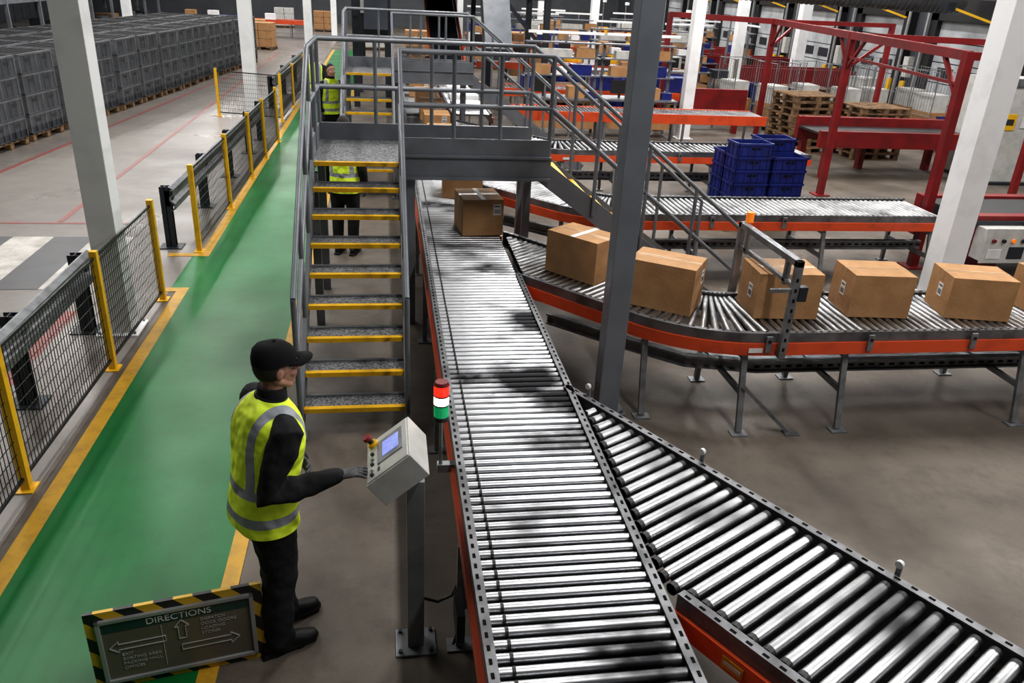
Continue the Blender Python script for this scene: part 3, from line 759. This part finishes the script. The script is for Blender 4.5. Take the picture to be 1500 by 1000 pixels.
pstack(9.75,18.1,9,.1);pstack(11.15,17.5,8,.05);pstack(12.6,23.5,6,0);pstack(5.2,23.4,5,0)
def bcrate(b,cx,cy,z,w=.56,d=.38,h=.2):
    t=.02
    b.bx(cx-w/2,cx+w/2,cy-d/2,cy+d/2,z,z+.02,blue)
    for s in(-1,1):
        b.box((cx+s*(w/2-t/2),cy,z+h/2),(t,d,h),blue);b.box((cx,cy+s*(d/2-t/2),z+h/2),(w,t,h),blue)
        b.box((cx+s*(w/2),cy,z+h-.015),(.03,d+.03,.03),blue);b.box((cx,cy+s*(d/2),z+h-.015),(w+.03,.03,.03),blue)
        for i in range(5): b.box((cx-w/2+.06+i*(w-.12)/4,cy+s*(d/2+.004),z+h/2),(.014,.014,h-.04),blue)
        for i in range(3): b.box((cx+s*(w/2+.004),cy-d/2+.06+i*(d-.12)/2,z+h/2),(.014,.014,h-.04),blue)
        b.box((cx,cy+s*(d/2+.003),z+h*.6),(.14,.006,.03),hole)
def bstack(x,y,nz,rz=0):
    b=MB();pallet(b,0,0,0,1.25,.85)
    for i in range(2):
        for j in range(2):
            for k in range(nz-(1 if (i+j)%2 else 0)):bcrate(b,-.3+i*.6,-.21+j*.42,.146+k*.2)
    b.obj('blue_crate_stack',loc=(x,y,0),rz=rz)
bstack(5.75,11.75,6,.05);bstack(6.8,23.4,4);bstack(8.6,24.7,4);bstack(10.5,23.2,4);bstack(13.9,18.6,3,.1);bstack(5.7,26.2,4)

# ------------------------------------------------------------ red gantry
b=MB()
PP=[(7.28,9.67),(8.03,13.72),(8.99,18.81)]
for x,y in PP+[(7.0,20.42),(12.6,19.8),(11.6,13.2)]:
    b.bx(x-.055,x+.055,y-.055,y+.055,0,2.85,red);b.bx(x-.14,x+.14,y-.14,y+.14,0,.02,red)
for p,q in((0,1),(1,2)):
    b.beam((*PP[p],2.8),(*PP[q],2.8),.10,.12,red)
b.beam((8.99,18.81,2.8),(7.0,20.42,2.8),.1,.12,red);b.beam((8.99,18.81,2.8),(12.6,19.8,2.8),.08,.1,red)
b.beam((8.03,13.72,2.8),(11.6,13.2,2.8),.08,.1,red);b.beam((7.28,9.67,2.8),(10.9,9.3,2.8),.08,.1,red);b.beam((7.28,9.67,2.45),(8.03,13.72,2.45),.04,.04,red)
for (x,y),(dx,dy) in(((8.03,13.72),(.13,.6)),((8.03,13.72),(-.11,-.6)),((7.28,9.67),(.11,.6)),((8.99,18.81),(-.1,-.6)),((8.03,13.72),(.6,-.1)),((8.99,18.81),(.6,.16))):
    b.beam((x,y,2.25),(x+dx,y+dy,2.75),.05,.05,red)
b.obj('red_steel_gantry')
b=MB()
b.bx(8.6,12.0,16.05,16.2,.62,1.08,red);b.bx(7.45,9.2,20.1,20.25,.6,1.1,red)
for x in(8.8,10.2,11.8): b.bx(x-.06,x+.06,16.05,16.2,0,.62,red)
for x in(7.6,9.0): b.bx(x-.06,x+.06,20.1,20.25,0,.6,red)
b.bx(8.6,12.0,15.2,16.05,.86,.9,beltm);b.bx(8.6,12.0,15.1,15.2,.62,.94,red)
for x in(8.8,11.8): b.bx(x-.05,x+.05,15.1,15.2,0,.72,red)
b.obj('red_belt_conveyor')
b=MB()
b.bx(7.45,12.5,9.0,9.15,.35,.92,red);b.bx(7.45,12.5,10.05,10.2,.35,.92,red);b.bx(7.45,12.5,9.15,10.05,.55,.86,dark);b.bx(7.45,12.5,9.16,10.04,.86,.885,beltm)
b.bx(7.45,12.5,8.97,9.0,.80,.86,dark)
b.bx(9.9,10.8,8.985,9.0,.42,.72,black);b.bx(8.35,9.1,8.985,9.0,.42,.72,black)
b.bx(7.8,8.1,9.1,10.1,0,.35,red);b.bx(11.2,11.6,9.1,10.1,0,.35,red)
b.bx(7.55,8.2,8.78,9.0,.38,.80,cream);b.bx(7.53,8.22,8.76,8.78,.36,.82,cream)
for i in range(4): b.cyl((7.65+i*.14,8.76,.66),(7.65+i*.14,8.73,.66),.025,[red,black,amber,black][i],12)
b.bx(7.60,7.80,8.75,8.76,.42,.55,label);b.bx(7.9,8.12,8.75,8.76,.42,.58,dark)
b.cyl((7.6,9.6,.9),(7.6,9.6,1.2),.012,black,8);b.cyl((7.6,9.6,1.2),(7.6,9.6,1.28),.04,amber,12)
b.obj('telescopic_belt_loader',bevel=.008)
b=MB();b.bx(12.2,16.2,14.8,16.0,.05,2.05,cream);b.bx(12.2,16.2,14.75,14.8,1.95,2.1,galv)
for x in(13.2,14.2,15.2): b.bx(x-.01,x+.01,14.785,14.8,.1,1.95,ink)
b.bx(12.28,12.58,14.78,14.8,1.1,1.42,yel);b.bx(12.33,12.53,14.775,14.78,1.2,1.32,ink);b.bx(12.7,13.0,14.78,14.8,1.15,1.35,label)
b.bx(13.3,14.0,14.78,14.8,1.3,1.75,M('dark_blue_glass',(.03,.06,.16),.1));b.bx(12.15,16.2,14.7,16.0,0,.06,dark)
b.bx(12.19,12.2,15.2,15.7,.6,.9,label);b.bx(12.19,12.2,14.9,15.15,.9,1.6,galv)
b.obj('equipment_cabinet',bevel=.01)

# ------------------------------------------------------------ dock doors on right wall
dn=0
for y in (18,22.2,26.4,30.6,34.8,39,43.2,47.4,51.6):
    dn+=1;b=MB();x=XR
    b.bx(x-.25,x-.02,y-1.6,y-1.25,0,3.3,black);b.bx(x-.25,x-.02,y+1.25,y+1.6,0,3.3,black);b.bx(x-.25,x-.02,y-1.6,y+1.6,2.9,3.5,black)
    for k in range(5):
        b.bx(x-.10,x-.03,y-1.25,y+1.25,.02+k*.58,.57+k*.58,doorm)
        if k==2: b.bx(x-.12,x-.10,y-.9,y-.2,.15+k*.58,.45+k*.58,dark);b.bx(x-.12,x-.10,y+.2,y+.9,.15+k*.58,.45+k*.58,dark)
    for s in(-1,1): b.cyl((x-.6,y+s*1.75,0),(x-.6,y+s*1.75,1.1),.08,yel,14);b.bx(x-.35,x-.3,y+s*1.62-.04,y+s*1.62+.04,0,3.6,alu)
    b.bx(x-.5,x-.3,y+1.85,y+2.1,1.2,1.8,cream);b.bx(x-.06,x-.03,y-.3,y+.3,3.6,4.0,label)
    b.beam((x-.3,y-1.4,2.9),(x-1.6,y-1.0,3.3),.06,.06,yel);b.bx(x-1.75,x-1.5,y-1.15,y-.85,3.2,3.4,dark)
    b.obj('door_%d'%dn)
b=MB()
b.bx(-2,2.3,-.5,-.38,.55,1.15,red);b.bx(-2,2.3,.38,.5,.55,1.15,red);b.bx(-2,2.3,-.38,.38,1.0,1.05,beltm);b.bx(-1.6,-1.2,-.4,.4,0,.55,dark);b.bx(1.0,1.4,-.4,.4,0,.55,dark)
b.bx(-2.6,-2,-.34,.34,.75,1.0,dark);b.bx(-2.1,-1.95,-.55,-.5,.5,1.4,yel);b.cyl((-2,.45,1.15),(-2,.45,2.6),.03,galv,8);b.box((-2,.3,2.6),(.1,.4,.12),white)
lm=b.mesh('dock_boom_loader')
for y in(26.4,30.6,34.8,39,43.2): place(lm,'dock_boom_loader',loc=(13.3,y,0))
b=MB()
for x in(-.36,.36):
    for y in(-.42,.42):
        b.cyl((x,y,.12),(x,y,1.75),.014,galv,8);b.cyl((x,y-.015,.05),(x,y+.015,.05),.05,black,12)
for z in(.16,.6,1.1,1.72):
    for x in(-.36,.36): b.cyl((x,-.42,z),(x,.42,z),.010,galv,6)
    b.cyl((-.36,.42,z),(.36,.42,z),.010,galv,6)
for i in range(7):
    y=-.32+i*.107
    for x in(-.36,.36): b.cyl((x,y,.16),(x,y,1.72),.005,galv,5)
b.bx(-.37,.37,-.43,.43,.11,.15,galv);b.bx(-.3,.3,-.36,.36,.15,.7,card);b.bx(-.3,.2,-.3,.36,.7,1.15,cream)
rc=b.mesh('roll_cage')
for x,y,r_ in((14.6,20.3,.1),(14.7,21.4,0),(14.9,24.2,.2),(13.4,21.2,.3),(11.6,21.6,0),(10.4,21.1,.2),(9.3,29.6,0),(10.3,29.2,.1),(9.7,22.0,.2),(15.2,19.2,0),(12.5,21.0,.1)): place(rc,'roll_cage',loc=(x,y,0),rz=r_)
# packing stations
b=MB()
b.bx(-.9,.9,-.4,.4,.86,.9,galv)
for x in(-.85,.85):
    for y in(-.35,.35): b.bx(x-.03,x+.03,y-.03,y+.03,0,.86 if y<0 else 2.1,paintg)
for z in(1.35,1.75,2.08): b.bx(-.9,.9,.1,.4,z,z+.03,paintg)
b.bx(-.7,-.25,-.05,0,1.0,1.3,black);b.bx(-.5,-.45,-.03,.02,.9,1.0,black)
b.bx(.1,.5,-.2,.15,.9,1.15,card);b.bx(.55,.8,-.2,.1,.9,1.05,blue);b.bx(-.7,-.3,.12,.38,1.38,1.6,card);b.bx(-.2,.1,.12,.38,1.38,1.55,white);b.bx(.2,.7,.12,.38,1.38,1.62,blue)
b.bx(-.6,.2,.12,.38,1.78,1.95,cream);b.bx(.3,.75,.12,.38,1.78,1.98,card);b.bx(-.8,.8,-.3,.3,.2,.5,card);b.bx(-.9,.9,-.02,.02,2.3,2.36,white);b.bx(-.02,.02,-.02,.02,2.1,2.3,galv)
pm=b.mesh('packing_station')
for x,y,r_ in((4.2,19.4,0),(6.1,19.5,0),(12.6,28.3,1.57),(11.4,30.2,0),(7.4,26.2,0),(9.8,26.6,.2),(5.3,30.2,0),(7.3,31.8,0),(4.2,34.3,0),(6.4,34.3,0),(10.2,34.3,0)): place(pm,'packing_station',loc=(x,y,0),rz=r_)

# ------------------------------------------------------------ duct, racks, sorter, clutter
b=MB()
D0=Vector((7.5,23,3.55));D1=Vector((15.9,22,3.45))
b.cyl(D0,D1,.33,ductm,24)
for i in range(60):
    c=D0.lerp(D1,i/60);b.cyl(c,c+Vector((.05,-.0056,0)),.35,ductm,20)
for t in(.1,.4,.7,.95):
    c=D0.lerp(D1,t);b.bx(c.x-.01,c.x+.01,c.y-.01,c.y+.01,c.z,ZC,galv)
b.obj('ventilation_duct')
b=MB()
for i in range(16):
    y=8+i*2.7
    for x in(-11.9,-13.0): b.bx(x-.05,x+.05,y-.05,y+.05,0,6,paintg)
    for z in(.5,2,3.5,5): b.beam((-11.9,y,z),(-13.0,y,z+.6),.03,.03,dark)
for z in(2.0,2.7,3.4,5.0):
    for x in(-11.9,-13.0): b.bx(x-.03,x+.03,8,48.5,z-.12,z,dark if z!=2.0 else paintg)
for i in range(15):
    for z in(.0,2.0,3.4):
        y=8+i*2.7
        for q in(.7,2.0):
            if random.random()<.85:
                h=random.uniform(.7,1.1) if z!=2.0 else random.uniform(.5,1.1);pallet(b,-12.45,y+q,z,1.0,1.15)
                b.bx(-12.9,-12.0,y+q-.5,y+q+.5,z+.15,z+.15+h,random.choice([crateg,crateg,dark,crateg,cardd]))
b.obj('pallet_racking')
b=MB()
for x in(-.75,.1,3.2,4.4):
    for y in(23,26,31): b.bx(x-.08,x+.08,y-.08,y+.08,0,4.6,dark)
b.bx(-.9,4.5,22.9,31.1,2.9,3.15,dark);b.bx(-.7,2.2,23,26,3.15,4.4,paintg);b.bx(-.8,.0,22.85,23.1,2.3,2.9,dark)
for p,q in(((-.75,22.95,2.9),(.1,22.95,1.6)),((.1,22.95,2.9),(-.75,22.95,1.6)),((3.2,22.95,2.9),(4.4,22.95,1.6)),((.1,22.95,3.1),(3.2,22.95,4.5))): b.beam(p,q,.08,.1,dark)
b.beam((1.7,22.2,.95),(1.7,28,3.1),.8,.15,dark);b.beam((1.25,22.2,1.05),(1.25,28,3.2),.05,.2,orange);b.beam((2.15,22.2,1.05),(2.15,28,3.2),.05,.2,orange)
b.beam((2.9,21.6,1.6),(2.9,23,3.3),.7,.5,paintg);b.beam((-.2,22,1.9),(-.2,23.4,3.4),.6,.5,dark)
b.bx(-.6,-.1,22.8,22.85,2.4,2.8,label)
for i in range(7): b.bx(2.3+i*.3,2.45+i*.3,22.84,22.9,2.92,3.1,[orange,galv,label,galv,yel,galv,label][i])
for x in(-.6,0,.6,1.2,1.8,2.4,3.0,3.6,4.2): b.cyl((x,22.9,3.15),(x,22.9,4.2),.02,galv,8)
for z in(3.7,4.2): b.cyl((-.8,22.9,z),(4.4,22.9,z),.02,galv,8)
b.obj('overhead_sorter')
def drum(x,y,m,h=1.0,r=.3):
    b=MB();b.cyl((0,0,0),(0,0,h),r*.9,m,18,r2=r)
    for z in(.25,.55,.85): b.cyl((0,0,z*h),(0,0,z*h+.04),r+.02,m,18)
    b.obj('yellow_drum',loc=(x,y,0))
for x,y in((10.0,31),(8.7,31.2),(9.6,33),(6.6,29.2),(12.2,32.7)): drum(x,y,yel)
for (x0,x1,y,dens) in((2.6,8.4,17.6,1),(3,9,21.3,1),(3,10,28,1),(3,10.6,36,1),(4,10.6,42,1),(-10.5,-4,46,1)):
    b=MB();b.bx(x0,x1,y-.42,y+.42,.8,.85,steelw if y>20 else hole);b.bx(x0,x1,y-.46,y-.42,.68,.88,orange);b.bx(x0,x1,y+.42,y+.46,.68,.88,orange)
    x=x0+.05
    while x<x1 and y<30: b.cyl((x,y-.42,.85),(x,y+.42,.85),.025,steelw,8,caps=False);x+=.08
    x=x0+.3
    while x<x1: leg(b,x,y-.4);leg(b,x,y+.4);x+=1.8
    x=x0+.5
    while x<x1-.5 and y>20:
        h=random.uniform(.25,.45);b.bx(x,x+.5,y-.22,y+.22,.875,.875+h,random.choice([card,card,white,blue]));x+=random.uniform(.9,1.9)
    b.obj('distant_conveyor')
for (x,y,c) in((-6.0,41,card),(-7.4,43,blue),(-5.4,39,card),(6.3,39.9,card),(8.4,38.9,cream),(5,46,blue),(10.5,49,card),(1.5,38,card),(-.5,41,cream),(9,52,blue),(3,50,card),(-3.5,52,card),(-6,54,cream),(0,54,blue),(12.2,48,card),(6.5,50,cream)):
    b=MB();pallet(b,0,0,0)
    for i in range(2):
        for j in range(2):
            for k in range(3): b.bx(-.57+i*.58,-.01+i*.58,-.47+j*.48,0+j*.47,.146+k*.33,.146+k*.33+.32,c)
    b.obj('loaded_pallet',loc=(x,y,0),rz=random.uniform(-.1,.1),bevel=.01)

# ------------------------------------------------------------ world / view
w=bpy.data.worlds.new('world');SC.world=w;w.use_nodes=True
w.node_tree.nodes['Background'].inputs[0].default_value=(.5,.55,.6,1);w.node_tree.nodes['Background'].inputs[1].default_value=.05
SC.view_settings.view_transform='Standard';SC.view_settings.look='None';SC.view_settings.exposure=-0.08;SC.view_settings.gamma=.86
